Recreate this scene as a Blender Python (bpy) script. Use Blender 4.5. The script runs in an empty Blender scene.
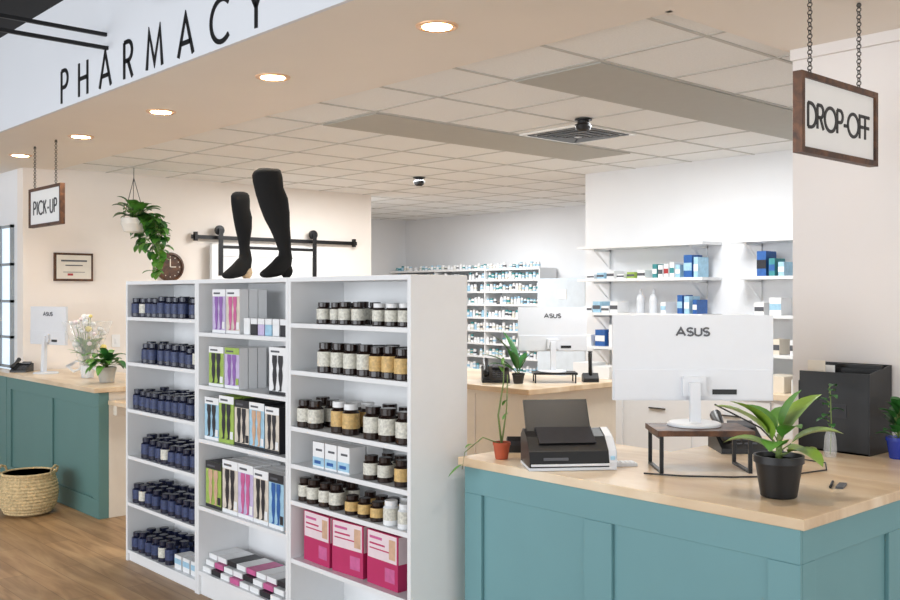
import bpy, math, random, bisect
from mathutils import Matrix, Vector
random.seed(7)
sc = bpy.context.scene
TH = -math.radians(42.07)

# ------------------------------------------------------------------ materials
def s2l(c):
    return tuple(((v/255)/12.92 if v/255 <= .04045 else ((v/255+.055)/1.055)**2.4) for v in c)
MATS = {}
def mat(name, rgb, rough=.5, metal=0, var=.04, scale=12, emit=None, es=1, bump=0, coat=0):
    if name in MATS: return MATS[name]
    m = bpy.data.materials.new(name); m.use_nodes = True
    nt = m.node_tree; b = nt.nodes['Principled BSDF']
    c = s2l(rgb)
    tc = nt.nodes.new('ShaderNodeTexCoord'); nz = nt.nodes.new('ShaderNodeTexNoise')
    nz.inputs['Scale'].default_value = scale; nz.inputs['Detail'].default_value = 4
    nt.links.new(tc.outputs['Object'], nz.inputs['Vector'])
    rp = nt.nodes.new('ShaderNodeValToRGB')
    rp.color_ramp.elements[0].position = .3; rp.color_ramp.elements[1].position = .7
    rp.color_ramp.elements[0].color = (*[max(0, v*(1-var)) for v in c], 1)
    rp.color_ramp.elements[1].color = (*[min(1, v*(1+var)) for v in c], 1)
    nt.links.new(nz.outputs['Fac'], rp.inputs['Fac']); nt.links.new(rp.outputs['Color'], b.inputs['Base Color'])
    b.inputs['Roughness'].default_value = rough; b.inputs['Metallic'].default_value = metal
    if coat: b.inputs['Coat Weight'].default_value = coat
    if emit:
        b.inputs['Emission Color'].default_value = (*s2l(emit), 1); b.inputs['Emission Strength'].default_value = es
    if bump:
        bp = nt.nodes.new('ShaderNodeBump'); bp.inputs['Strength'].default_value = bump; bp.inputs['Distance'].default_value = .01
        nt.links.new(nz.outputs['Fac'], bp.inputs['Height']); nt.links.new(bp.outputs['Normal'], b.inputs['Normal'])
    MATS[name] = m; return m

def wood_mat(name, c1, c2, c3, rough, sc_, planks=None, rot=0):
    m = bpy.data.materials.new(name); m.use_nodes = True
    nt = m.node_tree; b = nt.nodes['Principled BSDF']; L = nt.links.new
    tc = nt.nodes.new('ShaderNodeTexCoord'); mp = nt.nodes.new('ShaderNodeMapping')
    mp.inputs['Scale'].default_value = sc_; mp.inputs['Rotation'].default_value = (0, 0, rot)
    L(tc.outputs['Object'], mp.inputs['Vector'])
    nz = nt.nodes.new('ShaderNodeTexNoise'); nz.inputs['Scale'].default_value = 1; nz.inputs['Detail'].default_value = 8
    nz.inputs['Distortion'].default_value = .8
    L(mp.outputs['Vector'], nz.inputs['Vector'])
    rp = nt.nodes.new('ShaderNodeValToRGB'); e = rp.color_ramp.elements
    e[0].position = .32; e[0].color = (*s2l(c1), 1); e[1].position = .68; e[1].color = (*s2l(c3), 1)
    k = e.new(.5); k.color = (*s2l(c2), 1)
    L(nz.outputs['Fac'], rp.inputs['Fac'])
    out = rp.outputs['Color']
    if planks:
        mp2 = nt.nodes.new('ShaderNodeMapping'); mp2.inputs['Rotation'].default_value = (0, 0, math.pi/2)
        L(tc.outputs['Object'], mp2.inputs['Vector'])
        br = nt.nodes.new('ShaderNodeTexBrick'); br.inputs['Scale'].default_value = 1
        br.inputs['Brick Width'].default_value = planks[0]; br.inputs['Row Height'].default_value = planks[1]
        br.inputs['Mortar Size'].default_value = .002
        br.inputs['Color1'].default_value = (1, 1, 1, 1); br.inputs['Color2'].default_value = (.78, .78, .78, 1)
        br.inputs['Mortar'].default_value = (.45, .4, .35, 1)
        L(mp2.outputs['Vector'], br.inputs['Vector'])
        mx = nt.nodes.new('ShaderNodeMixRGB'); mx.blend_type = 'MULTIPLY'; mx.inputs['Fac'].default_value = 1
        L(out, mx.inputs['Color1']); L(br.outputs['Color'], mx.inputs['Color2']); out = mx.outputs['Color']
    L(out, b.inputs['Base Color']); b.inputs['Roughness'].default_value = rough
    return m

WHITE = mat('white_laminate', (232, 233, 234), .35, var=.01)
WALLW = mat('wall_white_paint', (232, 233, 235), .8, var=.01, scale=3)
WALLR = mat('wall_warm_white_paint', (230, 225, 222), .8, var=.01, scale=3)
WALLB = mat('wall_beige_paint', (235, 227, 219), .8, var=.012, scale=3)
SOFF = mat('soffit_paint', (235, 228, 219), .75, var=.012, scale=2)
FASC = mat('fascia_paint', (222, 226, 232), .7, var=.01, scale=2)
TILE = mat('ceiling_tile', (236, 237, 236), .9, var=.035, scale=90)
TBAR = mat('ceiling_tbar', (192, 191, 186), .6, var=.01)
GREYP = mat('grey_light_panel', (176, 175, 168), .7, var=.02)
BLKC = mat('black_ceiling_paint', (22, 23, 26), .9, var=.1, scale=5)
BLACK = mat('black_plastic', (18, 18, 20), .4, var=.1)
BLKM = mat('black_metal', (22, 22, 24), .45, metal=.3, var=.1)
TEAL = mat('teal_paint', (108, 153, 158), .5, var=.02, scale=4)
TEAL_SHADE = mat('teal_paint_shaded', (94, 132, 128), .5, var=.02, scale=4)  # same teal paint, pick-up counter's shade put into the colour
CREAM = mat('cream_panel', (230, 220, 204), .5, var=.02)
DKWOOD = wood_mat('dark_walnut', (50, 28, 16), (78, 48, 28), (102, 66, 40), .5, (20, 20, 20))
FLOOR = wood_mat('oak_plank_floor', (150, 114, 76), (178, 140, 98), (196, 160, 116), .42, (14, 1.6, 1), (1.3, .17))
CTOP = wood_mat('light_maple_countertop', (202, 172, 136), (222, 198, 166), (236, 218, 192), .28, (5, 1.6, 3))
SIGNW = mat('sign_board_white', (236, 236, 234), .6, var=.01)
CHROME = mat('chain_steel', (90, 88, 84), .35, metal=.9)
SOCK = mat('black_knit_sock', (10, 10, 11), .95, var=.3, scale=300)
SKIN = mat('beige_heel_fabric', (206, 182, 150), .8)
TERRA = mat('terracotta', (176, 82, 52), .8, var=.08)
SOIL = mat('soil', (50, 34, 24), .95, var=.3, scale=60, bump=.5)
LEAF = mat('leaf_green', (84, 140, 52), .4, var=.2, scale=14)
LEAFD = mat('leaf_dark_green', (46, 104, 44), .4, var=.25, scale=14)
LEAFB = mat('leaf_bright', (130, 166, 60), .38, var=.15, scale=18)
STEM = mat('stem_green', (110, 130, 70), .6)
MONW = mat('monitor_white_plastic', (216, 219, 224), .4, var=.01)
SCREEN = mat('screen_dark', (16, 18, 24), .15)
GREYT = mat('grey_print', (84, 86, 92), .5)
POTW = mat('white_ceramic', (232, 230, 224), .25)
BLUEP = mat('cobalt_glaze', (38, 58, 150), .2)
WICK = mat('woven_seagrass', (206, 182, 138), .9, var=.3, scale=55, bump=.8)
LAMP = mat('downlight_lens', (255, 240, 214), .5, emit=(255, 236, 204), es=9)
TRIMR = mat('downlight_trim', (220, 180, 144), .35, metal=.3)
PURE = mat('label_white', (236, 237, 238), .5, var=.01)
NAVY = mat('navy_bottle', (20, 25, 50), .25, var=.1)
NAVL = mat('navy_label', (44, 58, 98), .5, var=.45, scale=90)
AMB = mat('dark_amber_bottle', (36, 22, 18), .18, var=.1)
LABG = mat('label_ivory', (212, 210, 198), .5, var=.25, scale=90)
LABY = mat('label_amber', (206, 172, 110), .5, var=.25, scale=70)
PINK = mat('magenta_box', (186, 44, 98), .4, var=.05)
PINKL = mat('pale_pink_print', (230, 214, 218), .4, var=.05)
COLS = [mat('print_%s' % n, c, .45, var=.12, scale=30) for n, c in [
    ('blue', (40, 92, 160)), ('lime', (156, 184, 84)), ('purple', (140, 96, 170)), ('charcoal', (36, 36, 42)),
    ('sky', (160, 200, 222)), ('orange', (210, 128, 70)), ('red', (170, 54, 56)), ('teal', (60, 140, 144)), ('rose', (200, 96, 148)), ('skin', (205, 168, 140))]]
BLUE, LIME, PURP, CHAR, SKY, ORNG, RED, TEALC, ROSE, SKN = COLS
LIL = mat('print_lilac', (196, 182, 216), .45, var=.12, scale=20)
SAND = mat('print_sand', (214, 204, 190), .45, var=.15, scale=20)
def trans_mat(name, rgb, f):
    m = bpy.data.materials.new(name); m.use_nodes = True; nt = m.node_tree
    b = nt.nodes['Principled BSDF']; o = nt.nodes['Material Output']
    b.inputs['Base Color'].default_value = (*s2l(rgb), 1); b.inputs['Roughness'].default_value = .1
    t = nt.nodes.new('ShaderNodeBsdfTransparent'); mx = nt.nodes.new('ShaderNodeMixShader'); mx.inputs[0].default_value = f
    nt.links.new(t.outputs[0], mx.inputs[1]); nt.links.new(b.outputs[0], mx.inputs[2]); nt.links.new(mx.outputs[0], o.inputs[0])
    return m
CELLO = trans_mat('cellophane', (235, 238, 240), .28)
WGLASS = mat('window_daylight_glass', (200, 215, 228), .1, emit=(205, 220, 235), es=.8)

# ------------------------------------------------------------------ mesh builder
class MB:
    def __init__(s): s.v = []; s.f = []; s.m = []; s.sm = []; s.mats = []; s.M = Matrix.Identity(4)
    def mi(s, m):
        if m not in s.mats: s.mats.append(m)
        return s.mats.index(m)
    def add(s, vs, fs, m, smooth=False):
        o = len(s.v); i = s.mi(m)
        s.v += [tuple(s.M @ Vector(p)) for p in vs]
        for f in fs: s.f.append([o+k for k in f]); s.m.append(i); s.sm.append(smooth)
    def box(s, x0, y0, z0, x1, y1, z1, m):
        if x0 > x1: x0, x1 = x1, x0
        if y0 > y1: y0, y1 = y1, y0
        vs = [(x0,y0,z0),(x1,y0,z0),(x1,y1,z0),(x0,y1,z0),(x0,y0,z1),(x1,y0,z1),(x1,y1,z1),(x0,y1,z1)]
        s.add(vs, [(0,3,2,1),(4,5,6,7),(0,1,5,4),(1,2,6,5),(2,3,7,6),(3,0,4,7)], m)
    def lathe(s, c, prof, m, seg=20, smooth=True, mlist=None):
        n = len(prof); vs = []
        for r, z in prof:
            for k in range(seg):
                a = 2*math.pi*k/seg; vs.append((c[0]+r*math.cos(a), c[1]+r*math.sin(a), c[2]+z))
        for j in range(n-1):
            fs = [(j*seg+k, j*seg+(k+1) % seg, (j+1)*seg+(k+1) % seg, (j+1)*seg+k) for k in range(seg)]
            used = sorted({q for f in fs for q in f}); mp = {q: i for i, q in enumerate(used)}
            s.add([vs[q] for q in used], [tuple(mp[q] for q in f) for f in fs], mlist[j] if mlist else m, smooth)
        if prof[0][0] > 1e-4: s.add(vs[:seg], [tuple(range(seg-1, -1, -1))], mlist[0] if mlist else m)
        if prof[-1][0] > 1e-4: s.add(vs[-seg:], [tuple(range(seg))], mlist[-1] if mlist else m)
    def loft(s, pts, rad, m, seg=10, up=None, cap=True):
        pts = [Vector(p) for p in pts]; vs = []; n = len(pts)
        for i, p in enumerate(pts):
            t = (pts[min(i+1, n-1)]-pts[max(i-1, 0)]).normalized()
            ref = Vector(up) if up else (Vector((0, 0, 1)) if abs(t.z) < .9 else Vector((1, 0, 0)))
            a = t.cross(ref).normalized(); b = a.cross(t).normalized()
            r = rad[i] if isinstance(rad, (list, tuple)) else rad
            ra, rb = r if isinstance(r, (list, tuple)) else (r, r)
            for k in range(seg):
                g = 2*math.pi*k/seg; vs.append(tuple(p+a*ra*math.cos(g)+b*rb*math.sin(g)))
        fs = [(j*seg+k, j*seg+(k+1) % seg, (j+1)*seg+(k+1) % seg, (j+1)*seg+k) for j in range(n-1) for k in range(seg)]
        if cap: fs += [tuple(range(seg-1, -1, -1)), tuple((n-1)*seg+k for k in range(seg))]
        s.add(vs, fs, m, True)
    def prism(s, prof, x0, x1, m):
        n = len(prof); vs = [(x0, y, z) for y, z in prof]+[(x1, y, z) for y, z in prof]
        fs = [tuple(range(n)), tuple(range(2*n-1, n-1, -1))]+[(i, (i+1) % n, n+(i+1) % n, n+i) for i in range(n)]
        s.add(vs, fs, m)
    def ball(s, c, r, m, seg=10, sz=1):
        prof = [(r*math.sin(math.pi*i/6)+1e-5, -r*sz*math.cos(math.pi*i/6)) for i in range(7)]
        s.lathe(c, prof, m, seg)
    def ring(s, c, R, r, m, ax=(0, 0, 1), sx=1, seg=20, ss=6):
        q = Vector((0, 0, 1)).rotation_difference(Vector(ax)).to_matrix(); vs = []
        for i in range(seg):
            a = 2*math.pi*i/seg
            for j in range(ss):
                b = 2*math.pi*j/ss
                p = Vector(((R+r*math.cos(b))*math.cos(a)*sx, (R+r*math.cos(b))*math.sin(a), r*math.sin(b)))
                vs.append(tuple(q @ p+Vector(c)))
        s.add(vs, [(i*ss+j, ((i+1) % seg)*ss+j, ((i+1) % seg)*ss+(j+1) % ss, i*ss+(j+1) % ss) for i in range(seg) for j in range(ss)], m, True)
    def chain(s, p, z0, z1, m=None):
        z = z0; i = 0
        while z < z1:
            s.ring((p[0], p[1], z), .0085, .0024, m or CHROME, (1, 0, 0) if i % 2 else (0, 1, 0), 1, 10, 5)
            z += .0145; i += 1
    def leaf(s, base, az, pitch, L, W, m, droop=1.0, pet=0.0, fold=.25, n=7):
        b = Vector(base); h = Vector((math.cos(az), math.sin(az), 0)); side = Vector((-h.y, h.x, 0)); p = b.copy(); vs = []; a = pitch
        if pet > 0:
            q = p+(h*math.cos(a)+Vector((0, 0, 1))*math.sin(a))*pet
            s.loft([p, q], [.003, .002], STEM, 5); p = q
        for i in range(n+1):
            t = i/n; w = W*.5*(math.sin(math.pi*(t**.8))**.75 if 0 < t < 1 else .02)
            d = h*math.cos(a)+Vector((0, 0, 1))*math.sin(a); nn = Vector((0, 0, 1))*math.cos(a)-h*math.sin(a)
            vs += [tuple(p+side*w+nn*w*fold), tuple(p), tuple(p-side*w+nn*w*fold)]
            p = p+d*(L/n); a -= droop/n
        fs = []
        for i in range(n):
            k = i*3; fs += [(k, k+1, k+4, k+3), (k+1, k+2, k+5, k+4)]
        s.add(vs, fs, m, True)
    def strokes(s, text, o, xd, yd, h, wt, gap, m, xs=1, th=.004, fit=None):
        o = Vector(o); xd = Vector(xd); yd = Vector(yd); nd = xd.cross(yd)
        def arc(cx, cy, r, a0, a1, n=14, ry=None):
            return [(cx+r*math.cos(math.radians(a0+(a1-a0)*i/n)), cy+(ry or r)*math.sin(math.radians(a0+(a1-a0)*i/n))) for i in range(n+1)]
        G = {'P': (.5, [[(0,0),(0,1)], [(0,1)]+arc(.24,.74,.26,90,-90)+[(0,.48)]]),
             'R': (.52, [[(0,0),(0,1)], [(0,1)]+arc(.24,.74,.26,90,-90)+[(0,.48)], [(.24,.48),(.52,0)]]),
             'H': (.64, [[(0,0),(0,1)],[(.64,0),(.64,1)],[(0,.52),(.64,.52)]]),
             'A': (.78, [[(0,0),(.39,1),(.78,0)],[(.13,.32),(.65,.32)]]),
             'M': (.9, [[(0,0),(.13,1),(.45,.12),(.77,1),(.9,0)]]),
             'C': (.82, [arc(.5,.5,.5,48,312,22)]), 'Y': (.68, [[(0,1),(.34,.48)],[(.68,1),(.34,.48)],[(.34,.5),(.34,0)]]),
             'D': (.68, [[(0,0),(0,1)],[(0,1)]+arc(.18,.5,.5,90,-90,18)+[(0,0)]]), 'O': (1, [arc(.5,.5,.5,0,360,28)]),
             'F': (.42, [[(0,0),(0,1),(.42,1)],[(0,.52),(.38,.52)]]), '-': (.26, [[(0,.4),(.26,.4)]]), 'I': (0, [[(0,0),(0,1)]]),
             'K': (.52, [[(0,0),(0,1)],[(.5,1),(0,.45)],[(.16,.6),(.54,0)]]),
             'U': (.56, [[(0,1)]+arc(.28,.28,.28,180,360)+[(.56,1)]]),
             'S': (.5, [arc(.25,.75,.25,30,270,12)+arc(.25,.25,.25,90,-150,12)])}
        if fit:
            tot = sum(G[c][0] for c in text)*xs; gap = (fit/h-tot)/(len(text)-1)
        x = 0
        for ch in text:
            w, st = G[ch]
            for pl in st:
                P = [Vector(((x+a*xs)*h, b*h)) for a, b in pl]; n = len(P); hw = wt*h/2; vs = []
                closed = (P[0]-P[-1]).length < 1e-5
                for i in range(n):
                    d0 = (P[i]-P[i-1]).normalized() if i > 0 else ((P[0]-P[-2]).normalized() if closed else None)
                    d1 = (P[i+1]-P[i]).normalized() if i < n-1 else ((P[1]-P[0]).normalized() if closed else None)
                    d0 = d0 or d1; d1 = d1 or d0
                    n0 = Vector((-d0.y, d0.x)); n1 = Vector((-d1.y, d1.x)); nn = (n0+n1)
                    nn = nn.normalized() if nn.length > 1e-4 else n0
                    k = hw/max(.45, nn.dot(n0))
                    for sg in (1, -1):
                        q = P[i]+nn*k*sg
                        for tt in (0, th): vs.append(tuple(o+xd*q.x+yd*q.y+nd*tt))
                fs = []
                for i in range(n-1):
                    a = i*4; b = a+4
                    fs += [(a+1, b+1, b+3, a+3), (a, a+2, b+2, b), (a, b, b+1, a+1), (a+2, a+3, b+3, b+2)]
                fs += [(0, 1, 3, 2), ((n-1)*4, (n-1)*4+2, (n-1)*4+3, (n-1)*4+1)]
                s.add(vs, fs, m)
            x += w*xs+gap
    def build(s, name, bevel=0):
        me = bpy.data.meshes.new(name); me.from_pydata(s.v, [], s.f)
        for m in s.mats: me.materials.append(m)
        me.polygons.foreach_set('material_index', s.m); me.polygons.foreach_set('use_smooth', s.sm); me.update()
        xs = [p[0] for p in s.v]; ys = [p[1] for p in s.v]; zs = [p[2] for p in s.v]
        c = Vector(((min(xs)+max(xs))/2, (min(ys)+max(ys))/2, min(zs)))
        me.transform(Matrix.Translation(-c))
        ob = bpy.data.objects.new(name, me); sc.collection.objects.link(ob); ob.location = c
        if bevel:
            b = ob.modifiers.new('bevel', 'BEVEL'); b.width = bevel; b.segments = 2; b.limit_method = 'ANGLE'
        return ob
def FR(x, y, z, rot=0): return Matrix.Translation((x, y, z)) @ Matrix.Rotation(rot, 4, 'Z')
def simple(name, boxes, bevel=0):
    b = MB()
    for q in boxes: b.box(*q)
    return b.build(name, bevel)

# ------------------------------------------------------------------ room shell
ZS = 2.80; ZT = 2.82
simple('floor', [(-6, -5, -.1, 11, 13, 0, FLOOR)])
simple('ceiling', [(3.3, 2.33, ZT, 10.2, 12.3, ZT+.1, TILE)])
simple('ceiling_soffit', [(2.27, -3, ZS, 3.3, 12.3, ZS+.14, SOFF), (3.3, -3, ZS, 4.7, 2.33, ZS+.14, SOFF)])
simple('wall_fascia', [(2.25, -3, ZS-.0, 2.27, 12.3, 3.5, FASC)])
simple('ceiling_outer', [(-6, -5, 3.46, 2.25, 12.3, 3.56, BLKC)])
simple('wall_left', [(3.03, 9.1, 0, 6.97, 9.25, ZT, WALLB)])
simple('wall_left_return', [(3.03, 9.25, 0, 3.15, 11.0, ZS, WALLW)])
simple('wall_left_outer', [(-6, 11.0, 0, 3.15, 11.1, 3.46, WALLW)])
simple('wall_left_recess', [(6.85, 9.25, 0, 6.97, 11.9, ZT, WALLW), (6.85, 11.9, 0, 9.9, 12.0, ZT, WALLW)])
simple('wall_far', [(9.8, 6.13, 0, 9.9, 11.9, ZT, WALLW)])
simple('wall_back', [(7.3, 2.33, 0, 7.42, 6.13, ZT, WALLW), (7.42, 6.03, 0, 9.9, 6.13, ZT, WALLW)])
simple('wall_right', [(4.28, -3, 0, 4.4, 2.33, ZS, WALLR), (4.4, 2.21, 0, 7.42, 2.33, ZT, WALLW)])
simple('trim_ceiling', [(4.255, -3, ZS-.05, 4.28, 2.33, ZS, WALLR)])
simple('baseboard_left', [(3.5, 9.085, 0, 6.97, 9.1, .1, WHITE)])

g = MB()
for i in range(16):
    y = 2.49+.61*i
    if y < 12: g.box(3.3, y-.010, ZT-.005, 9.8, y+.010, ZT+.001, TBAR)
for i in range(10):
    x = 3.8+.61*i
    if x < 9.8: g.box(x-.010, 2.33, ZT-.0045, x+.010, 11.9, ZT+.001, TBAR)
g.box(3.3, 2.33, ZT-.02, 3.325, 9.1, ZT, SOFF); g.box(3.3, 2.33, ZT-.02, 7.3, 2.355, ZT, SOFF)
g.build('ceiling_grid')
simple('ceiling_light_panel', [(3.82, 3.11, ZT-.012, 7.0, 3.70, ZT, GREYP)])
simple('ceiling_light_panel', [(3.82, 4.94, ZT-.012, 6.45, 5.53, ZT, GREYP)])

v = MB(); v.M = FR(5.42, 4.62, ZT)
v.box(-.3, -.3, -.012, .3, .3, 0, POTW)
for i, r in enumerate([.25, .2, .15, .1, .05]):
    z = -.014-.004*i
    for sx in (-1, 1):
        v.box(sx*r-.018, -r, z, sx*r+.018, r, z+.004, BLACK); v.box(-r, sx*r-.018, z, r, sx*r+.018, z+.004, BLACK)
v.box(-.02, -.02, -.03, .02, .02, 0, POTW)
v.build('ceiling_vent')
def dome(x, y, z, r=.07):
    d = MB(); d.lathe((x, y, z), [(r*.5, -.085), (r*.85, -.072), (r, -.05), (r, -.042), (r*1.1, -.038), (r*.75, -.03), (r*.75, -.012), (r*1.1, -.01), (r*1.1, 0)], BLACK, 20); d.build('security_camera')
dome(4.98, 4.2, ZT-.0052, .052); dome(6.24, 7.37, ZT-.0052, .055)

for i, (x, y) in enumerate([(2.75, 3.13), (2.75, 4.44), (2.75, 5.75), (2.75, 7.04), (2.75, 8.32), (2.75, 1.83)]):
    d = MB(); d.lathe((x, y, ZS), [(.062, -.004), (.078, -.009), (.09, -.006), (.092, 0)], TRIMR, 28)
    d.lathe((x, y, ZS), [(.001, -.006), (.064, -.006)], LAMP, 28)
    d.build('recessed_downlight')
    l = bpy.data.lights.new('downlight_lamp', 'SPOT'); l.energy = 30; l.color = (1, .93, .84); l.spot_size = 2.2; l.spot_blend = .8; l.shadow_soft_size = .06
    o = bpy.data.objects.new('downlight_lamp', l); sc.collection.objects.link(o); o.location = (x, y, ZS-.03)

t = MB(); t.strokes('PHARMACY', (2.249, 6.06, 2.828), (0, -1, 0), (0, 0, 1), .198, .12, 0, BLACK, th=.004, fit=2.36); t.build('pharmacy_lettering')
simple('ceiling_strut', [(-3, 5.38, 3.11, 2.25, 5.40, 3.13, BLKM), (-3, 5.36, 3.03, 2.25, 5.38, 3.05, BLKM), (-1, 5.37, 3.03, -.97, 5.39, 3.46, BLKM)])
tl = MB(); tl.loft([(2.1, 4.55, 3.27), (2.0, 4.65, 3.17)], [.05, .06], BLACK, 16); tl.loft([(2.1, 4.55, 3.27), (2.1, 4.55, 3.46)], .012, BLACK, 8); tl.box(1.9, 4.5, 3.43, 2.2, 4.6, 3.46, BLACK); tl.build('track_light')

w = MB()
w.box(3.015, 9.36, .95, 3.03, 10.25, 2.28, WGLASS)
GREYF = mat('window_frame_grey', (150, 158, 164), .5)
for y in (9.33, 9.62, 9.92, 10.22): w.box(3.0, y, .98, 3.03, y+.03, 2.3, GREYF)
for z in (.98, 1.25, 1.58, 1.92, 2.27): w.box(3.0, 9.33, z, 3.03, 10.25, z+.025, GREYF)
w.build('window_1')

# ------------------------------------------------------------------ signs
def sign(name, o, xd, w, h, text, th, tw):
    s = MB(); xd = Vector(xd); n = xd.cross(Vector((0, 0, 1)))
    s.M = Matrix(((xd.x, -n.x, 0, o[0]), (xd.y, -n.y, 0, o[1]), (0, 0, 1, o[2]), (0, 0, 0, 1)))
    s.box(.01, -.008, .01, w-.01, .008, h-.01, SIGNW); f = .022
    for q in [(0, 0, w, f), (0, h-f, w, h), (0, f, f, h-f), (w-f, f, w, h-f)]: s.box(q[0], -.018, q[1], q[2], .018, q[3], DKWOOD)
    s.strokes(text, ((w-tw)/2, -.0082, (h-th)/2-.005), (1, 0, 0), (0, 0, 1), th, .14, 0, BLACK, th=.003, fit=tw)
    for x in (.09, w-.13):
        s.chain((x, 0), h+.008, ZS-o[2]-.005); s.ball((x, 0, ZS-o[2]-.01), .01, CHROME)
    return s.build(name)
sign('drop_off_sign', (3.285, 1.77, 2.165), (1, 0, 0), .61, .295, 'DROP-OFF', .088, .49)
sign('pick_up_sign', (2.67, 7.84, 2.17), (0, -1, 0), .66, .30, 'PICK-UP', .10, .48)

# ------------------------------------------------------------------ bookcases
BX0, BX1, BH = 2.57, 2.89, 1.735
def bookcase(y0, y1, shelves):
    b = MB(); t = .022
    b.box(BX0, y0, 0, BX1, y0+t, BH, WHITE); b.box(BX0, y1-t, 0, BX1, y1, BH, WHITE)
    b.box(BX1-.008, y0+t, .0, BX1, y1-t, BH, WHITE)
    b.box(BX0, y0+t, BH-t, BX1-.008, y1-t, BH, WHITE); b.box(BX0+.015, y0+t, 0, BX0+.035, y1-t, shelves[0]-t, WHITE)
    for z in shelves: b.box(BX0+.002, y0+t, z-t, BX1-.008, y1-t, z, WHITE)
    return b.build('bookcase', .0015)
SL = [.07, .365, .655, .945, 1.235, 1.515]; SM = [.13, .49, .86, 1.155, 1.445]; SR = [.09, .385, .665, .84, 1.02, 1.29, 1.515]
bookcase(4.938, 5.86, SL); bookcase(4.014, 4.936, SM); bookcase(3.09, 4.012, SR)

def bottle(b, x, y, z, r, h, body, lab, cap):
    prof = [(r*.95, 0), (r, .004), (r, h*.2), (r*1.01, h*.21), (r*1.01, h*.62), (r, h*.63), (r, h*.7), (r*.72, h*.79), (r*.72, h*.81), (r*.8, h*.81), (r*.8, h*.99), (r*.74, h)]
    ml = [body, body, body, lab, lab, lab, body, body, cap, cap, cap, cap]
    b.lathe((x, y, z+.0005), prof, body, 14, True, ml[:11]+[cap])
b = MB()
for k, z in enumerate(SL):
    y = 5.79
    hh = .115
    while y > 4.99:
        r = random.uniform(.034, .039)
        skip = (k in (2, 4) and y > 5.72) or (k == 0 and y < 5.27)
        for x in (2.62, 2.705, 2.79):
            if not skip or (x > 2.7 and k):
                bottle(b, x+random.uniform(-.004, .004), y+random.uniform(-.003, .003), z, r, hh*random.uniform(.95, 1.1), NAVY, NAVL if random.random() < .85 else LABG, NAVY)
        y -= .088 if random.random() > .12 else .13
b.build('navy_supplement_bottles')
c = MB()
for yy in (5.02, 5.12, 5.22): c.box(2.6, yy-.04, .0705, 2.7, yy+.04, .15, PURE); c.box(2.599, yy-.04, .10, 2.6, yy+.04, .13, SKY)
c.build('pill_cartons')
b = MB()
def row(y0, y1, z, h, body, lab, cap, r=.036, xs=(2.62, 2.71), step=.085):
    y = y0
    while y > y1:
        for x in xs: bottle(b, x+random.uniform(-.006, .006), y, z, r*random.uniform(.95, 1.05), h*random.uniform(.97, 1.04), body, lab, cap)
        y -= step*random.uniform(.97, 1.12)
row(3.78, 3.50, 1.515, .10, AMB, LABG, AMB, .033); row(3.36, 3.14, 1.515, .10, AMB, LABG, PURE, .033)
row(3.76, 3.45, 1.29, .135, AMB, LABG, AMB, .04, step=.092); row(3.38, 3.16, 1.29, .135, AMB, LABY, AMB, .04, step=.092)
row(3.93, 3.76, 1.02, .13, AMB, LABG, AMB, .04); row(3.66, 3.52, 1.02, .14, AMB, LABY, PURE, .04); row(3.40, 3.16, 1.02, .14, AMB, LABG, AMB, .043, step=.1)
row(3.42, 3.28, .84, .105, AMB, LABG, AMB, .036); row(3.2, 3.12, .84, .11, AMB, LABY, AMB, .036)
row(3.94, 3.66, .665, .11, AMB, LABG, AMB, .036); row(3.55, 3.36, .665, .085, AMB, LABY, AMB, .034); row(3.28, 3.14, .665, .10, PURE, LABG, PURE, .034)
b.build('amber_supplement_bottles')
c = MB()
for i, yy in enumerate((3.80, 3.70, 3.60)):
    z = .8405
    for j in range(2): c.box(2.6+j*.1, yy-.045, z, 2.69+j*.1, yy+.045, z+.12, PURE)
    c.box(2.599, yy-.045, z+.01, 2.6, yy+.045, z+.05, SKY); c.box(2.599, yy-.03, z+.08, 2.6, yy+.02, z+.09, GREYT); c.box(2.598, yy-.02, z+.02, 2.599, yy+.03, z+.035, BLUE)
c.build('remedy_cartons')
c = MB()
for i, yy in enumerate((3.83, 3.585, 3.33)):
    c.M = FR(2.61, yy, .3855, random.uniform(-.05, .08))
    c.box(0, -.11, 0, .22, .11, .235, PINK); c.box(-.0012, -.103, .115, 0, .103, .232, PINKL); c.box(-.002, -.02, .175, -.001, .09, .183, PINK); c.box(-.002, -.05, .155, -.001, .09, .161, PINK)
    c.box(.005, -.1112, .115, .215, -.11, .232, PINKL)
    c.box(-.0015, -.0, .20, 0, .09, .212, ROSE); c.box(-.0014, -.09, .03, 0, -.02, .09, ROSE); c.box(-.002, -.095, .13, -.001, -.05, .215, SKN)
c.M = Matrix.Identity(4)
c.build('pink_product_boxes', .001)
c = MB()
def pack(y, z, w, h, base, pic, leg, d=.05, x=2.6, rows=3, top=PURE):
    z += .0005
    for r_ in range(rows):
        xx = x+r_*(d+.006); c.box(xx, y-w/2, z, xx+d, y+w/2, z+h, base)
    e = x-.001
    c.box(e, y-w/2, z, x, y+w/2, z+h, pic)
    c.box(e-.001, y-w/2, z+h*.84, e, y+w/2, z+h, top)
    c.box(e-.0015, y-w*.1, z+h*.89, e-.001, y+w*.4, z+h*.93, GREYT)
    c.box(e-.001, y-w/2, z, e, y+w/2, z+h*.07, base)
    for sg in (.17, -.17):
        yc = y+w*sg; pr = [(.14, .83), (.15, .70), (.09, .56), (.13, .42), (.11, .30), (.05, .16), (.06, .11), (.16, .08)]
        vs = [(e-.002, yc+w*a, z+h*b_) for a, b_ in pr]+[(e-.002, yc-w*a*(.9 if b_ > .1 else .2), z+h*b_) for a, b_ in reversed(pr)]
        n = len(pr)
        c.add(vs, [(i, i+1, 2*n-2-i, 2*n-1-i) for i in range(n-1)], leg)
    c.box(e-.0025, y-w*.47, z+h*.10, e-.002, y-w*.28, z+h*.26, top)
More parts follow.
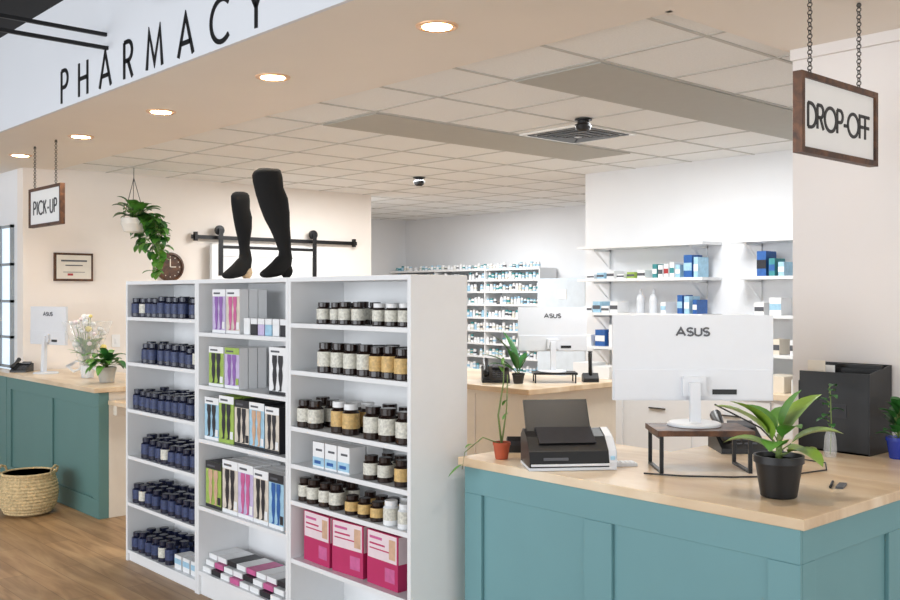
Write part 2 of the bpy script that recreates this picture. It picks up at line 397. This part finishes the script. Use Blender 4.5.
pack(4.74, 1.445, .14, .235, PURE, LIL, PURP); pack(4.59, 1.445, .14, .235, PURE, SAND, ROSE)
for i in range(6): c.box(2.6, 4.42-i*.07, 1.4455, 2.68, 4.48-i*.07, 1.50, [PURE, CHAR, LIL, SKY][i % 4]); c.box(2.6, 4.42-i*.07, 1.501, 2.68, 4.48-i*.07, 1.53, PURE)
pack(4.77, 1.155, .16, .215, PURE, LIME, CHAR); pack(4.60, 1.155, .15, .215, PURE, LIL, PURP, top=LIME); pack(4.15, 1.155, .16, .235, CHAR, PURE, CHAR)
pack(4.82, .86, .155, .23, PURE, SKY, CHAR); pack(4.66, .86, .155, .25, LIME, LIME, CHAR); pack(4.50, .86, .145, .24, CHAR, SAND, CHAR, top=CHAR); pack(4.35, .86, .145, .24, CHAR, SKY, SKN); pack(4.205, .86, .13, .23, CHAR, SAND, CHAR)
pack(4.80, .49, .17, .25, CHAR, LIME, SKN, top=CHAR); pack(4.62, .49, .16, .28, PURE, SAND, CHAR); pack(4.46, .49, .15, .28, PURE, LIL, ROSE); pack(4.31, .49, .14, .27, PURE, SAND, CHAR); pack(4.165, .49, .135, .27, PURE, SKY, BLUE, top=CHAR)
for i in range(8):
    yy = 4.86-i*.1
    for j in range(3):
        c.box(2.59+.02*j, yy-.045, .1305+j*.032, 2.80, yy+.045, .158+j*.032, [PURE, CHAR, PURE, ROSE, PURE][(i+j*2) % 5])
c.build('compression_stocking_packages')

def dleg(x, y, H, big, lean, toe, heel):
    l = MB(); z0 = BH
    T = Vector((toe[0], toe[1], 0)).normalized(); ax = Vector((x, y, z0))
    def P(t, z): return ax+T*t+Vector((0, 0, z))
    S = [(lean, H, .5), (lean, H-.006, .8), (lean*.97, H-.02, .97), (lean*.9, H*.90, 1.0), (lean*.8, H*.8, .95), (lean*.65-.008, H*.70, .99), (lean*.48-.008, H*.58, .88), (lean*.28-.004, H*.47, .68), (lean*.1, H*.37, .55)]
    pts = [P(a, z) for a, z, _ in S]; r = [(big*q, big*q*1.04) for _, _, q in S]
    tail = [(-.002, .145, .030, .033), (-.004, .112, .032, .040), (.006, .084, .035, .050), (.032, .062, .036, .048), (.062, .046, .037, .040), (.092, .033, .038, .031), (.118, .024, .037, .023), (.138, .018, .028, .016), (.147, .014, .010, .008)]
    for a, z, ra, rb in tail: pts.append(P(a, z)); r.append((ra, rb))
    l.loft(pts, r, SOCK, 20, up=(T.x, T.y, .01))
    l.ball(tuple(P(-.012, .040)), .0335, heel, 16, 1.18)
    return l.build('display_leg')
dleg(2.74, 4.71, .475, .050, .035, (-.95, -.2), SKIN)
dleg(2.74, 4.31, .555, .074, .12, (-.95, -.1), SOCK)

# ------------------------------------------------------------------ counters
def panel_front(b, x, y0, y1, stiles, z1, m, sw=.11):
    b.box(x-.016, y0, z1-.11, x, y1, z1, m); b.box(x-.016, y0, .0, x, y1, .14, m)
    for s0, s1 in stiles: b.box(x-.016, s0, .14, x, s1, z1-.11, m)
ct = MB()
ct.box(2.816, 1.516, 0, 3.50, 3.01, .93, TEAL); ct.box(3.50, 1.516, 0, 4.27, 2.45, .93, TEAL)
panel_front(ct, 2.816, 1.50, 3.01, [(1.50, 1.61), (2.23, 2.36), (2.91, 3.01)], .93, TEAL)
ct.box(2.816, 1.50, .82, 4.27, 1.516, .93, TEAL); ct.box(2.816, 1.50, 0, 4.27, 1.516, .14, TEAL)
for a, c_ in ((2.816, 2.90), (3.42, 3.54), (4.15, 4.27)): ct.box(a, 1.50, .14, c_, 1.516, .82, TEAL)
ct.box(2.77, 1.47, .935, 3.55, 3.02, .97, CTOP); ct.box(3.55, 1.47, .935, 4.275, 2.50, .97, CTOP)
ct.build('drop_off_counter', .003)

pc = MB()
pc.box(2.90, 7.06, .08, 3.0, 9.08, .93, TEAL_SHADE); pc.box(3.0, 7.06, .0, 3.55, 7.10, .93, CREAM); pc.box(3.0, 7.10, 0, 3.55, 9.08, .93, TEAL_SHADE); pc.box(2.93, 7.06, 0, 3.0, 9.08, .08, BLACK)
panel_front(pc, 2.90, 7.05, 9.08, [(7.05, 7.16), (7.98, 8.08), (8.98, 9.08)], .93, TEAL_SHADE)
pc.box(2.884, 7.044, .0, 2.96, 7.06, .93, TEAL_SHADE); pc.box(2.96, 7.045, 0, 3.55, 7.06, .93, CREAM)
pc.box(2.83, 7.0, .935, 3.6, 9.09, .97, CTOP); pc.box(2.83, 9.09, .935, 2.985, 10.9, .97, CTOP); pc.box(2.88, 9.08, 0, 2.985, 10.9, .93, TEAL_SHADE)
pc.box(2.95, 6.72, .84, 3.6, 7.04, .87, CTOP); pc.box(3.55, 6.75, 0, 3.58, 7.04, .84, CREAM); pc.box(2.99, 6.98, .76, 3.55, 7.04, .84, CREAM)
pc.build('pick_up_counter', .003)

ic = MB()
ic.box(5.14, 4.86, 0, 6.16, 6.6, .93, CREAM); ic.box(5.1, 4.81, .93, 6.2, 6.65, .97, CTOP)
for y in (5.4, 6.0): ic.box(5.13, y, .1, 5.14, y+.01, .9, WALLB)
ic.build('island_counter', .003)

bk = MB()
BXc, BYc = 2.57, 7.60
pr = [(.12, 0), (.165, .02), (.2, .08), (.212, .16), (.205, .23), (.188, .28), (.185, .31)]
bk.lathe((BXc, BYc, 0), pr, WICK, 36); bk.lathe((BXc, BYc, 0), [(.1, .03), (.18, .1), (.19, .2), (.178, .28), (.185, .31)], WICK, 36)
for i in range(12):
    z = .025+i*.024
    zz_ = [p[1] for p in pr]; j = min(max(bisect.bisect(zz_, z)-1, 0), len(pr)-2); f_ = (z-pr[j][1])/(pr[j+1][1]-pr[j][1]); rr = pr[j][0]+(pr[j+1][0]-pr[j][0])*f_
    bk.ring((BXc, BYc, z), rr-.002, .0085, WICK, seg=36, ss=6)
bk.ring((BXc, BYc, .31), .185, .011, WICK, seg=36)
for sg in (1, -1):
    c0 = Vector((BXc, BYc, .305)); d = Vector((.742, -.67, 0))*.185*sg; s_ = Vector((.67, .742, 0))
    bk.loft([tuple(c0+d-s_*.06), tuple(c0+d*1.08-s_*.055+Vector((0, 0, .04))), tuple(c0+d*1.1+Vector((0, 0, .06))), tuple(c0+d*1.08+s_*.055+Vector((0, 0, .04))), tuple(c0+d+s_*.06)], .009, WICK, 8)
bk.build('wicker_basket')

# ------------------------------------------------------------------ monitors
def monitor(x, y, z, rot, w, h, zb):
    m = MB(); m.M = FR(x, y, z, rot); hb = zb-z
    m.box(-w/2, 0, hb, w/2, .018, hb+h, MONW); m.box(-w/2+.006, .018, hb+.006, w/2-.006, .021, hb+h-.006, SCREEN)
    m.box(-w*.49, -.006, hb+.006, w*.49, 0, hb+h*.36, MONW)
    m.box(-.045, -.03, hb+.02, .045, -.006, hb+h*.28, MONW)
    m.box(w*.12, -.009, hb+.025, w*.27, -.006, hb+.045, BLACK)
    m.prism([(-.06, .012), (-.025, .012), (-.02, hb+h*.22), (-.045, hb+h*.22)], -.02, .02, MONW)
    m.lathe((0, -.02, 0), [(.105, 0), (.105, .008), (.098, .013), (.02, .015)], MONW, 30)
    m.strokes('ASUS', (-.065, -.001, hb+h*.76), (1, 0, 0), (0, 0, 1), .03, .25, 0, GREYT, xs=1.5, th=.001, fit=.13)
    return m.build('computer_monitor', .003)
monitor(3.32, 2.235, 1.1345, TH-.03, .635, .34, 1.23)
monitor(5.70, 5.12, 1.0515, TH+.05, .54, .345, 1.21)
monitor(3.08, 8.62, .971, math.radians(-75), .50, .33, 1.22)
r = MB(); r.M = FR(3.285, 2.185, .97, TH)
r.box(-.185, -.12, .142, .185, .12, .163, DKWOOD)
for sx in (-.175, .163):
    r.box(sx, -.112, 0, sx+.014, -.10, .142, BLKM); r.box(sx, .10, 0, sx+.014, .112, .142, BLKM); r.box(sx, -.11, 0, sx+.014, .11, .010, BLKM); r.box(sx, -.11, .13, sx+.014, .11, .142, BLKM)
r.build('monitor_riser')
r = MB(); r.M = FR(5.70, 5.10, .97, TH)
r.box(-.17, -.1, .065, .17, .1, .08, BLKM)
for sx in (-.16, .15):
    for sy in (-.095, .085): r.box(sx, sy, 0, sx+.01, sy+.01, .065, BLKM)
r.build('monitor_riser')

p = MB(); p.M = FR(2.94, 2.56, .971, TH+.10) @ Matrix.Scale(.98, 4)
side = [(-.10, 0), (.10, 0), (.10, .12), (.05, .150), (-.03, .125), (-.09, .075), (-.105, .03)]
p.prism(side, .145, .175, MONW); p.prism([(-.085, .012), (.09, .012), (.09, .12), (.04, .14), (-.03, .11), (-.08, .065)], .175, .182, MONW)
p.prism([(q[0]*.99, q[1]*.99) for q in side], -.175, .145, BLACK)
p.box(-.17, -.112, .018, .145, -.104, .027, MONW); p.box(-.176, -.105, 0, .176, .1, .012, MONW)
p.prism([(.02, .135), (.035, .13), (.11, .255), (.10, .26)], -.165, .10, BLACK)
p.prism([(-.07, .105), (-.05, .10), (.03, .148), (.025, .156)], -.13, .10, CHAR)
p.box(-.12, -.1065, .04, -.02, -.103, .052, GREYT); p.box(.150, -.107, .04, .168, -.10, .055, SKY)
p.build('document_scanner', .004)

def phone(name, x, y, z, rot, s=1):
    q = MB(); q.M = FR(x, y, z+.0005, rot) @ Matrix.Scale(s, 4)
    q.prism([(-.1, 0), (.1, 0), (.1, .09), (.07, .095), (-.1, .02)], -.09, .09, BLACK)
    q.prism([(.03, .085), (.075, .10), (.078, .108), (.03, .094)], -.02, .08, GREYT)
    q.loft([(-.065, -.1, .05), (-.065, -.08, .065), (-.065, 0, .095), (-.065, .08, .13), (-.065, .1, .125)], [.016, .024, .016, .024, .016], BLACK, 10)
    for i in range(3):
        for j in range(4): q.box(-.02+i*.03, -.07+j*.026, .02+.0115*j+.008, -.002+i*.03, -.055+j*.026, .038+.0115*j, GREYT)
    return q.build(name)
phone('desk_phone', 3.80, 2.33, .97, TH, 1.1); phone('desk_phone', 5.40, 5.45, .97, TH, 1.2); phone('desk_phone', 2.97, 8.95, .97, TH, .8)
q = MB(); q.M = FR(5.93, 4.93, .9705, TH)
q.prism([(-.05, 0), (.06, 0), (.06, .05), (0, .07), (-.05, .03)], -.06, .06, BLACK); q.loft([(0, 0, .04), (0, .01, .13), (0, .02, .22), (0, .01, .235)], [(.028, .016), (.026, .014), (.028, .016), (.02, .01)], BLACK, 10); q.build('cordless_phone')

cb = MB()
cb.loft([(3.42, 2.2, 1.21), (3.53, 2.06, 1.12), (3.56, 1.94, 1.0), (3.50, 1.90, .975), (3.36, 1.86, .975), (3.2, 1.98, .975), (3.08, 2.12, .975), (3.02, 2.25, .975)], .0035, BLACK, 6)
cb.loft([(3.35, 1.87, .975), (3.6, 1.82, .975), (3.75, 1.9, .975), (3.77, 2.1, .975)], .003, BLACK, 6)
cb.build('power_cable')
kb = MB(); kb.M = FR(3.125, 2.42, .9705, TH+.1); kb.box(-.042, -.03, 0, .042, .03, .012, MONW)
for i in range(4):
    for j in range(2): kb.box(-.038+i*.019, -.025+j*.026, .012, -.023+i*.019, -.005+j*.026, .016, PURE)
kb.build('keypad')
pn = MB(); pn.M = FR(3.33, 1.66, .9705, .3); pn.loft([(-.05, 0, .006), (.06, .01, .006)], .005, BLACK, 8); pn.box(-.04, -.04, 0, .05, -.015, .008, GREYT); pn.build('pen_set')
st = MB(); st.M = FR(3.06, 2.94, .9705, TH); st.prism([(-.03, 0), (.04, 0), (.04, .05), (-.03, .07)], -.055, .055, BLACK); st.box(-.04, -.034, .03, .04, -.03, .05, CHAR); st.build('card_terminal')

f = MB(); f.M = FR(4.16, 2.02, .9705, math.radians(-90))
f.box(-.155, -.105, 0, .155, -.099, .345, BLACK); f.box(-.155, .0, 0, .155, .006, .36, BLACK)
f.box(-.155, .1, 0, .155, .106, .375, BLACK); f.box(-.155, -.105, 0, .155, .106, .008, BLACK)
f.prism([(-.105, 0), (.106, 0), (.106, .375), (-.105, .30)], -.16, -.154, BLACK); f.prism([(-.105, 0), (.106, 0), (.106, .375), (-.105, .345)], .154, .16, BLACK)
f.box(-.14, -.06, .01, -.06, -.055, .39, CREAM); f.box(-.12, -.03, .01, -.03, -.027, .37, PURE); f.box(-.05, .03, .01, .15, .05, .375, BLACK); f.box(-.02, -.107, .15, .06, -.105, .21, CHAR)
f.build('file_holder')

# ------------------------------------------------------------------ plants
def pot(b, x, y, z, r, h, m):
    b.lathe((x, y, z+.0005), [(r*.68, 0), (r*.72, .004), (r*.93, h*.82), (r, h*.83), (r, h), (r*.92, h), (r*.88, h*.86)], m, 26)
    b.lathe((x, y, z), [(.001, h*.88), (r*.9, h*.88)], SOIL, 20)
b = MB(); x, y = 3.03, 1.70; pot(b, x, y, .97, .083, .14, BLACK); zz = .97+.12
b.loft([(x, y, zz), (x+.005, y, zz+.09)], [.012, .009], STEM, 8)
for az, pi_, L, W, dr, pt, mm, hz in [(150, 62, .24, .10, .9, .05, LEAFB, .03), (110, 30, .18, .09, 1.1, .04, LEAFB, .02), (200, 35, .18, .09, 1.3, .03, LEAF, .03), (330, 62, .22, .105, .8, .05, LEAFB, .05), (300, 38, .20, .10, 1.0, .05, LEAFB, .03),
    (20, 50, .19, .09, .9, .05, LEAF, .05), (260, 20, .17, .09, 1.3, .04, LEAFB, .02), (80, 55, .18, .085, .9, .04, LEAF, .06), (350, 15, .16, .08, .9, .06, LEAFB, .01), (240, 50, .15, .07, 1.2, .03, LEAF, .06), (135, 48, .24, .10, .8, .05, LEAFB, .05), (315, 75, .17, .085, .5, .03, LEAF, .08)]:
    b.leaf((x, y, zz+hz), math.radians(az), math.radians(pi_), L*.88, W, mm, dr, pt)
b.build('potted_houseplant')
b = MB(); x, y = 2.87, 2.86; pot(b, x, y, .97, .037, .07, TERRA)
b.loft([(x, y, 1.03), (x-.01, y+.01, 1.15), (x+.01, y, 1.28), (x+.005, y-.01, 1.37)], [.005, .004, .003, .002], STEM, 6)
b.loft([(x, y, 1.03), (x+.02, y-.01, 1.18), (x+.015, y-.02, 1.32)], [.004, .003, .002], STEM, 6)
for az, h_ in ((40, .33), (200, .30), (320, .22), (120, .36), (250, .16), (10, .1)): b.leaf((x+.005, y, 1.03+h_), math.radians(az), .9, .055, .014, LEAF, .8)
b.loft([(x, y, 1.03), (x-.06, y+.05, 1.06), (x-.125, y+.09, 1.0), (x-.13, y+.10, .93)], [.003, .003, .002, .002], STEM, 6)
b.leaf((x-.13, y+.10, .95), 2.6, -.6, .08, .03, LEAF, .3); b.leaf((x-.09, y+.07, 1.03), 3, .2, .05, .02, LEAF, 1.0)
b.build('seedling_in_terracotta_pot')
b = MB(); x, y = 4.10, 1.76; pot(b, x, y, .97, .05, .09, BLUEP)
for i in range(30):
    az = random.random()*6.28; b.leaf((x, y, 1.05+random.random()*.1), az, random.uniform(.5, 1.4), .08, .045, LEAFD, 1.0, random.uniform(.01, .06))
b.build('potted_foliage_plant')
b = MB(); x, y = 3.93, 1.97; b.lathe((x, y, .9705), [(.022, 0), (.027, .02), (.024, .08), (.016, .11), (.018, .12)], CELLO, 16)
b.loft([(x, y, .98), (x+.01, y, 1.1), (x-.02, y-.01, 1.25)], [.003, .003, .002], STEM, 6)
for i in range(9): b.leaf((x-.01, y, 1.1+i*.02), random.random()*6.28, .5, .06, .03, LEAFD, 1.3, .01)
b.build('cutting_in_glass_vase')
b = MB(); x, y = 5.40, 5.20; pot(b, x, y, .97, .05, .08, BLACK)
for az, pi_, L in ((150, 72, .36), (135, 45, .30), (200, 62, .25), (170, 35, .26), (90, 80, .34), (310, 70, .2), (20, 60, .2)):
    b.leaf((x, y, 1.04), math.radians(az), math.radians(pi_), L, .065, LEAFD, .8, .04)
b.build('potted_leafy_plant')
b = MB(); x, y = 3.10, 7.42; pot(b, x, y, .97, .075, .12, mat('grey_stone_pot', (178, 174, 166), .8))
for i in range(34):
    b.leaf((x, y, 1.08+random.random()*.04), random.random()*6.28, random.uniform(.1, 1.3), random.uniform(.1, .18), .06, random.choice([LEAF, LEAFD]), 1.5, random.uniform(.02, .1))
b.build('potted_ivy')
b = MB(); x, y = 3.16, 7.95
b.lathe((x, y, .971), [(.05, 0), (.06, .08), (.09, .2), (.16, .36), (.2, .46)], CELLO, 14)
b.lathe((x, y, .971), [(.045, 0.001), (.055, .06), (.05, .1)], PURE, 14)
for sg in (-1, 1): b.loft([(x, y, 1.08), (x+.06*sg, y-.06*sg, 1.11), (x+.12*sg, y-.12*sg, 1.06), (x+.08*sg, y-.08*sg, 1.02), (x, y, 1.07)], [(.01, .01), (.03, .01), (.035, .01), (.03, .01), (.01, .01)], PURE, 8)
for i in range(34):
    a = random.random()*6.28; rr = random.random()*.16; z = 1.18+random.random()*.30
    b.loft([(x, y, 1.0), (x+rr*math.cos(a), y+rr*math.sin(a), z)], .002, STEM, 4)
    b.ball((x+rr*math.cos(a), y+rr*math.sin(a), z), random.uniform(.014, .032), random.choice([PURE, PURE, PURE, PINKL, mat('yellow_petal', (232, 214, 130), .7)]), 8, .8)
for i in range(22):
    a = random.random()*6.28; b.leaf((x, y, 1.10+random.random()*.12), a, random.uniform(.3, 1.2), .15, .04, LEAF, .7, .04)
b.build('flower_bouquet')
b = MB(); x, y = 2.90, 9.70; pot(b, x, y, .97, .055, .09, BLACK)
for i in range(14): b.leaf((x, y, 1.05), random.random()*6.28, random.uniform(.9, 1.4), .09, .025, LEAFD, .3, .01)
b.build('small_succulent')

b = MB(); x, y = 3.83, 8.56; zp = 2.22
b.lathe((x, y, zp), [(.06, 0), (.09, .01), (.115, .08), (.115, .13), (.105, .13), (.1, .10)], POTW, 22); b.lathe((x, y, zp), [(.001, .105), (.105, .105)], SOIL, 16)
for k in range(3):
    a = 2.1*k; b.loft([(x+.11*math.cos(a), y+.11*math.sin(a), zp+.13), (x, y, zp+.50)], .003, BLKM, 5)
b.loft([(x, y, zp+.5), (x, y, ZT-.005)], .003, BLKM, 5)
for k in range(14):
    a = random.uniform(-2, 1.2) if k > 5 else random.uniform(-1.2, -.3); L = random.uniform(.1, .25) if k > 5 else random.uniform(.3, .5)
    px_, py_, pz = x+.08*math.cos(a), y+.08*math.sin(a), zp+.13; pts = [(px_, py_, pz)]
    out = random.uniform(.08, .2)
    for j in range(1, 8):
        t_ = j/7; pts.append((px_+math.cos(a)*out*math.sin(min(1, t_*1.6)*1.57), py_+math.sin(a)*out*math.sin(min(1, t_*1.6)*1.57), pz+.05*math.sin(t_*3.1)-L*t_**1.4))
    b.loft(pts, .0025, STEM, 5)
    for q in pts[1:]:
        for _ in range(2): b.leaf(q, random.random()*6.28, random.uniform(-.6, .5), random.uniform(.09, .13), random.uniform(.06, .09), random.choice([LEAF, LEAF, LEAFD]), .9, .01)
for i in range(38): b.leaf((x+.02, y-.02, zp+.13), random.random()*6.28, random.uniform(.2, 1.2), .14, .09, random.choice([LEAF, LEAF, LEAFD]), 1.2, random.uniform(.02, .14))
b.build('hanging_pothos')

# ------------------------------------------------------------------ left wall items
s = MB(); s.box(3.30, 9.075, 1.78, 3.66, 9.0995, 2.04, DKWOOD); s.box(3.32, 9.072, 1.80, 3.64, 9.076, 2.02, mat('certificate_paper', (222, 216, 204), .7))
s.box(3.36, 9.070, 1.96, 3.60, 9.073, 1.975, GREYT); s.box(3.40, 9.070, 1.92, 3.56, 9.073, 1.93, GREYT); s.box(3.38, 9.070, 1.86, 3.58, 9.073, 1.865, GREYT); s.box(3.42, 9.07, 1.83, 3.47, 9.073, 1.85, RED)
s.build('framed_certificate')
k = MB(); k.M = Matrix.Translation((4.44, 9.0995, 1.93)) @ Matrix.Rotation(math.pi/2, 4, 'X')
k.lathe((0, 0, 0), [(.145, 0), (.145, .03), (.125, .035), (.12, .02)], DKWOOD, 32); k.lathe((0, 0, 0), [(.001, .018), (.122, .018)], mat('clock_face', (72, 62, 54), .7), 32)
k.box(-.005, 0, .02, .005, .08, .024, CREAM); k.box(0, -.004, .024, .06, .004, .027, CREAM)
for i in range(12):
    a = i*math.pi/6; k.ball((.1*math.cos(a), .1*math.sin(a), .02), .006, CREAM, 6)
k.build('wall_clock')
rl = MB(); rl.box(4.65, 9.04, 2.22, 6.72, 9.05, 2.26, BLKM)
for xx in (4.75, 5.4, 6.1, 6.65): rl.box(xx, 9.05, 2.23, xx+.03, 9.0995, 2.25, BLKM)
for xx in (4.68, 6.66): rl.box(xx, 9.02, 2.20, xx+.03, 9.06, 2.29, BLKM)
rl.build('barn_door_rail')
d = MB(); d.box(4.85, 9.0, .02, 6.2, 9.035, 2.17, WHITE); d.box(4.85, 8.99, .02, 4.97, 9.0, 2.17, WHITE); d.box(6.08, 8.99, .02, 6.2, 9.0, 2.17, WHITE); d.box(4.97, 8.99, 2.05, 6.08, 9.0, 2.17, WHITE)
for xx in (4.95, 6.1):
    d.box(xx-.025, 8.982, 1.85, xx+.025, 8.99, 2.33, BLKM)
    d.M = Matrix.Translation((xx, 9.03, 2.315)) @ Matrix.Rotation(math.pi/2, 4, 'X'); d.lathe((0, 0, 0), [(.05, 0), (.05, .03), (.01, .035)], BLKM, 18); d.M = Matrix.Identity(4)
d.box(4.975, 8.982, 2.13, 6.075, 8.99, 2.16, BLKM)
d.build('door_1')
simple('light_switch', [(3.85, 9.093, 1.15, 3.93, 9.0995, 1.27, PURE), (3.88, 9.088, 1.19, 3.90, 9.093, 1.23, PURE)])

# ------------------------------------------------------------------ back wall shelves
def wshelf(y0, y1, z):
    s = MB(); s.box(7.0, y0, z-.025, 7.299, y1, z, WHITE)
    for y in (y0+.15, y1-.15):
        s.box(7.05, y-.01, z-.045, 7.299, y+.01, z-.025, WHITE); s.box(7.28, y-.01, z-.2, 7.299, y+.01, z-.025, WHITE)
        s.add([(7.07, y-.006, z-.04), (7.07, y+.006, z-.04), (7.29, y+.006, z-.2), (7.29, y-.006, z-.2), (7.09, y-.006, z-.03), (7.09, y+.006, z-.03)], [(0, 1, 2, 3), (4, 5, 2, 3)], WHITE)
    s.build('wall_shelf')
ZW = [2.10, 1.80, 1.49, 1.18]
for z in ZW: wshelf(4.62, 5.98, z); wshelf(2.95, 4.40, z)
it = MB()
def ibox(y, z, w, h, m, m2=None):
    it.box(7.04, y-w/2, z+.0005, 7.2, y+w/2, z+h, m)
    if m2: it.box(7.038, y-w/2, z+h*.3, 7.04, y+w/2, z+h*.65, m2)
y = 5.85
for i in range(6): ibox(y, 1.80, .08, .04+.015*(i % 3), [PURE, SKY, PURE, PURE, LIME, PURE][i], GREYT); y -= .115
for i, (m1, m2, h) in enumerate([(TEALC, PURE, .12), (PURE, GREYT, .11), (PURE, RED, .12), (PURE, TEALC, .13), (SKY, PURE, .11)]): ibox(5.13-i*.06, 1.80, .045, h, m1, m2)
ibox(4.79, 1.80, .08, .19, BLUE, SKY); ibox(4.71, 1.80, .04, .17, SKY, PURE)
ibox(4.10, 1.80, .08, .20, BLUE, CHAR); ibox(4.01, 1.80, .05, .14, TEALC, BLUE); ibox(3.93, 1.80, .05, .11, SKY, PURE)
for i in range(4): ibox(5.88-.1*i, 1.49, .085, .06+.04*(i % 2), [PURE, SKY, PURE, PURE][i], GREYT)
for yy in (5.34, 5.20): it.lathe((7.12, yy, 1.4905), [(.035, 0), (.037, .12), (.03, .15), (.012, .17), (.014, .21), (.001, .215)], MONW, 12)
ibox(5.04, 1.49, .05, .10, PURE, SKY); ibox(4.87, 1.49, .05, .16, BLUE, SKY); ibox(4.80, 1.49, .05, .15, SKY, PURE); ibox(4.72, 1.49, .04, .12, BLUE, PURE)
ibox(4.12, 1.49, .08, .1, PURE, GREYT); ibox(3.98, 1.49, .1, .14, PURE, SKY)
for i in range(8): ibox(5.9-.16*i, 1.18, .11, .10+.05*(i % 3), [PURE, BLUE, PURE, SKY][i % 4], PURE)
for i in range(5): ibox(4.2-.2*i, 1.18, .11, .12, [PURE, CREAM][i % 2], GREYT)
it.build('shelf_medicine_boxes')
cb2 = MB(); cb2.box(6.75, 2.4, 0, 7.29, 6.0, .86, WHITE); cb2.box(6.72, 2.37, .86, 7.29, 6.02, .9, CTOP)
for i in range(5): cb2.box(6.735, 2.45+i*.7, .08, 6.75, 3.12+i*.7, .83, WHITE); cb2.box(6.72, 2.7+i*.7, .7, 6.735, 2.86+i*.7, .71, CHROME)
cb2.build('base_cabinet')
ob_ = MB()
for i in range(14): h = .08+.06*random.random(); ob_.box(6.85, 2.6+i*.24, .9005, 7.1, 2.78+i*.24, .9+h, random.choice([PURE, CREAM, SKY, PURE]))
ob_.build('stock_boxes')

fs = MB()
for yy in (8.72, 9.75, 10.8, 11.84): fs.box(9.45, yy-.01, 0, 9.78, yy+.01, 2.0, WHITE)
fs.box(9.77, 8.72, 0, 9.79, 11.84, 2.0, WHITE)
ZF = [.1, .35, .6, .8, .98, 1.16, 1.34, 1.52, 1.70, 1.86, 2.01]
for z in ZF: fs.box(9.45, 8.72, z-.015, 9.78, 11.84, z, WHITE); fs.box(9.445, 8.72, z-.022, 9.45, 11.84, z+.004, PURE)
fs.build('pharmacy_shelving')
mb = MB()
for z in ZF[2:]:
    y = 8.78
    while y < 11.8:
        if random.random() < .93:
            r_ = random.uniform(.022, .031); h = random.uniform(.07, .115); m_ = random.choice([PURE]*8+[LABG, SKY, SAND])
            if z > 2: h *= .75
            mb.lathe((9.50, y, z+.0005), [(r_, 0), (r_, h*.3), (r_, h*.6), (r_, h*.7), (r_*.8, h*.75), (r_*.8, h)], m_, 9, True, [m_, random.choice([PURE, PURE, SKY, GREYT, TEALC, LABG]), m_, m_, random.choice([PURE, PURE, PURE, SKY, TEALC])])
        y += random.uniform(.058, .07)
mb.build('medicine_bottles')
PB = mat('pale_blue_enamel', (214, 224, 232), .4)
fr = MB(); fr.box(9.2, 7.7, .03, 9.78, 8.5, 1.86, PB); fr.box(9.17, 7.71, .06, 9.2, 8.49, 1.84, PB); fr.box(9.14, 8.4, 1.0, 9.17, 8.43, 1.4, CHROME); fr.box(9.165, 8.0, 1.6, 9.17, 8.15, 1.72, PURE); fr.box(9.25, 7.75, 0, 9.7, 8.45, .03, BLACK)
fr.build('medicine_fridge')
simple('side_cabinet', [(7.0, 11.5, 0, 8.8, 11.88, .9, WHITE), (6.99, 11.48, .9, 8.82, 11.88, .93, CTOP)])

# ------------------------------------------------------------------ lights
def area(name, loc, rot, sx, sy, e, col):
    l = bpy.data.lights.new(name, 'AREA'); l.shape = 'RECTANGLE'; l.size = sx; l.size_y = sy; l.energy = e; l.color = col
    o = bpy.data.objects.new(name, l); sc.collection.objects.link(o); o.location = loc; o.rotation_euler = rot; return o
area('interior_fill', (5.9, 7.6, 2.79), (0, 0, 0), 1.2, .6, 76, (.97, .99, 1))  # three added fill lights for the interior, no fixtures behind them
area('interior_fill', (5.6, 4.3, 2.79), (0, 0, 0), 1.2, .6, 52, (.97, .99, 1))
area('interior_fill', (8.0, 9.2, 2.79), (0, 0, 0), 1.2, .6, 52, (.97, .99, 1))
area('rear_fill', (-4.5, 4.5, 1.9), (0, math.radians(-90), 0), 3.0, 9, 380, (.89, .94, 1))
area('rear_fill', (0.5, -4.3, 1.9), (math.radians(90), 0, 0), 8, 3.0, 150, (.93, .97, 1))  # added fill from behind the camera, brightens the bookcases; unseen source
w = bpy.data.worlds.new('world'); sc.world = w; w.use_nodes = True
w.node_tree.nodes['Background'].inputs[0].default_value = (.92, .96, 1, 1); w.node_tree.nodes['Background'].inputs[1].default_value = .95

cd = bpy.data.cameras.new('camera'); cam = bpy.data.objects.new('camera', cd); sc.collection.objects.link(cam)
cam.location = (0, 0, 1.65); cam.rotation_euler = (math.pi/2, 0, TH); cd.sensor_width = 36; cd.lens = 975/900*36; cd.shift_y = -5/900
cd.clip_start = .05; sc.camera = cam
sc.view_settings.view_transform = 'Standard'
sc.view_settings.exposure = 0.14
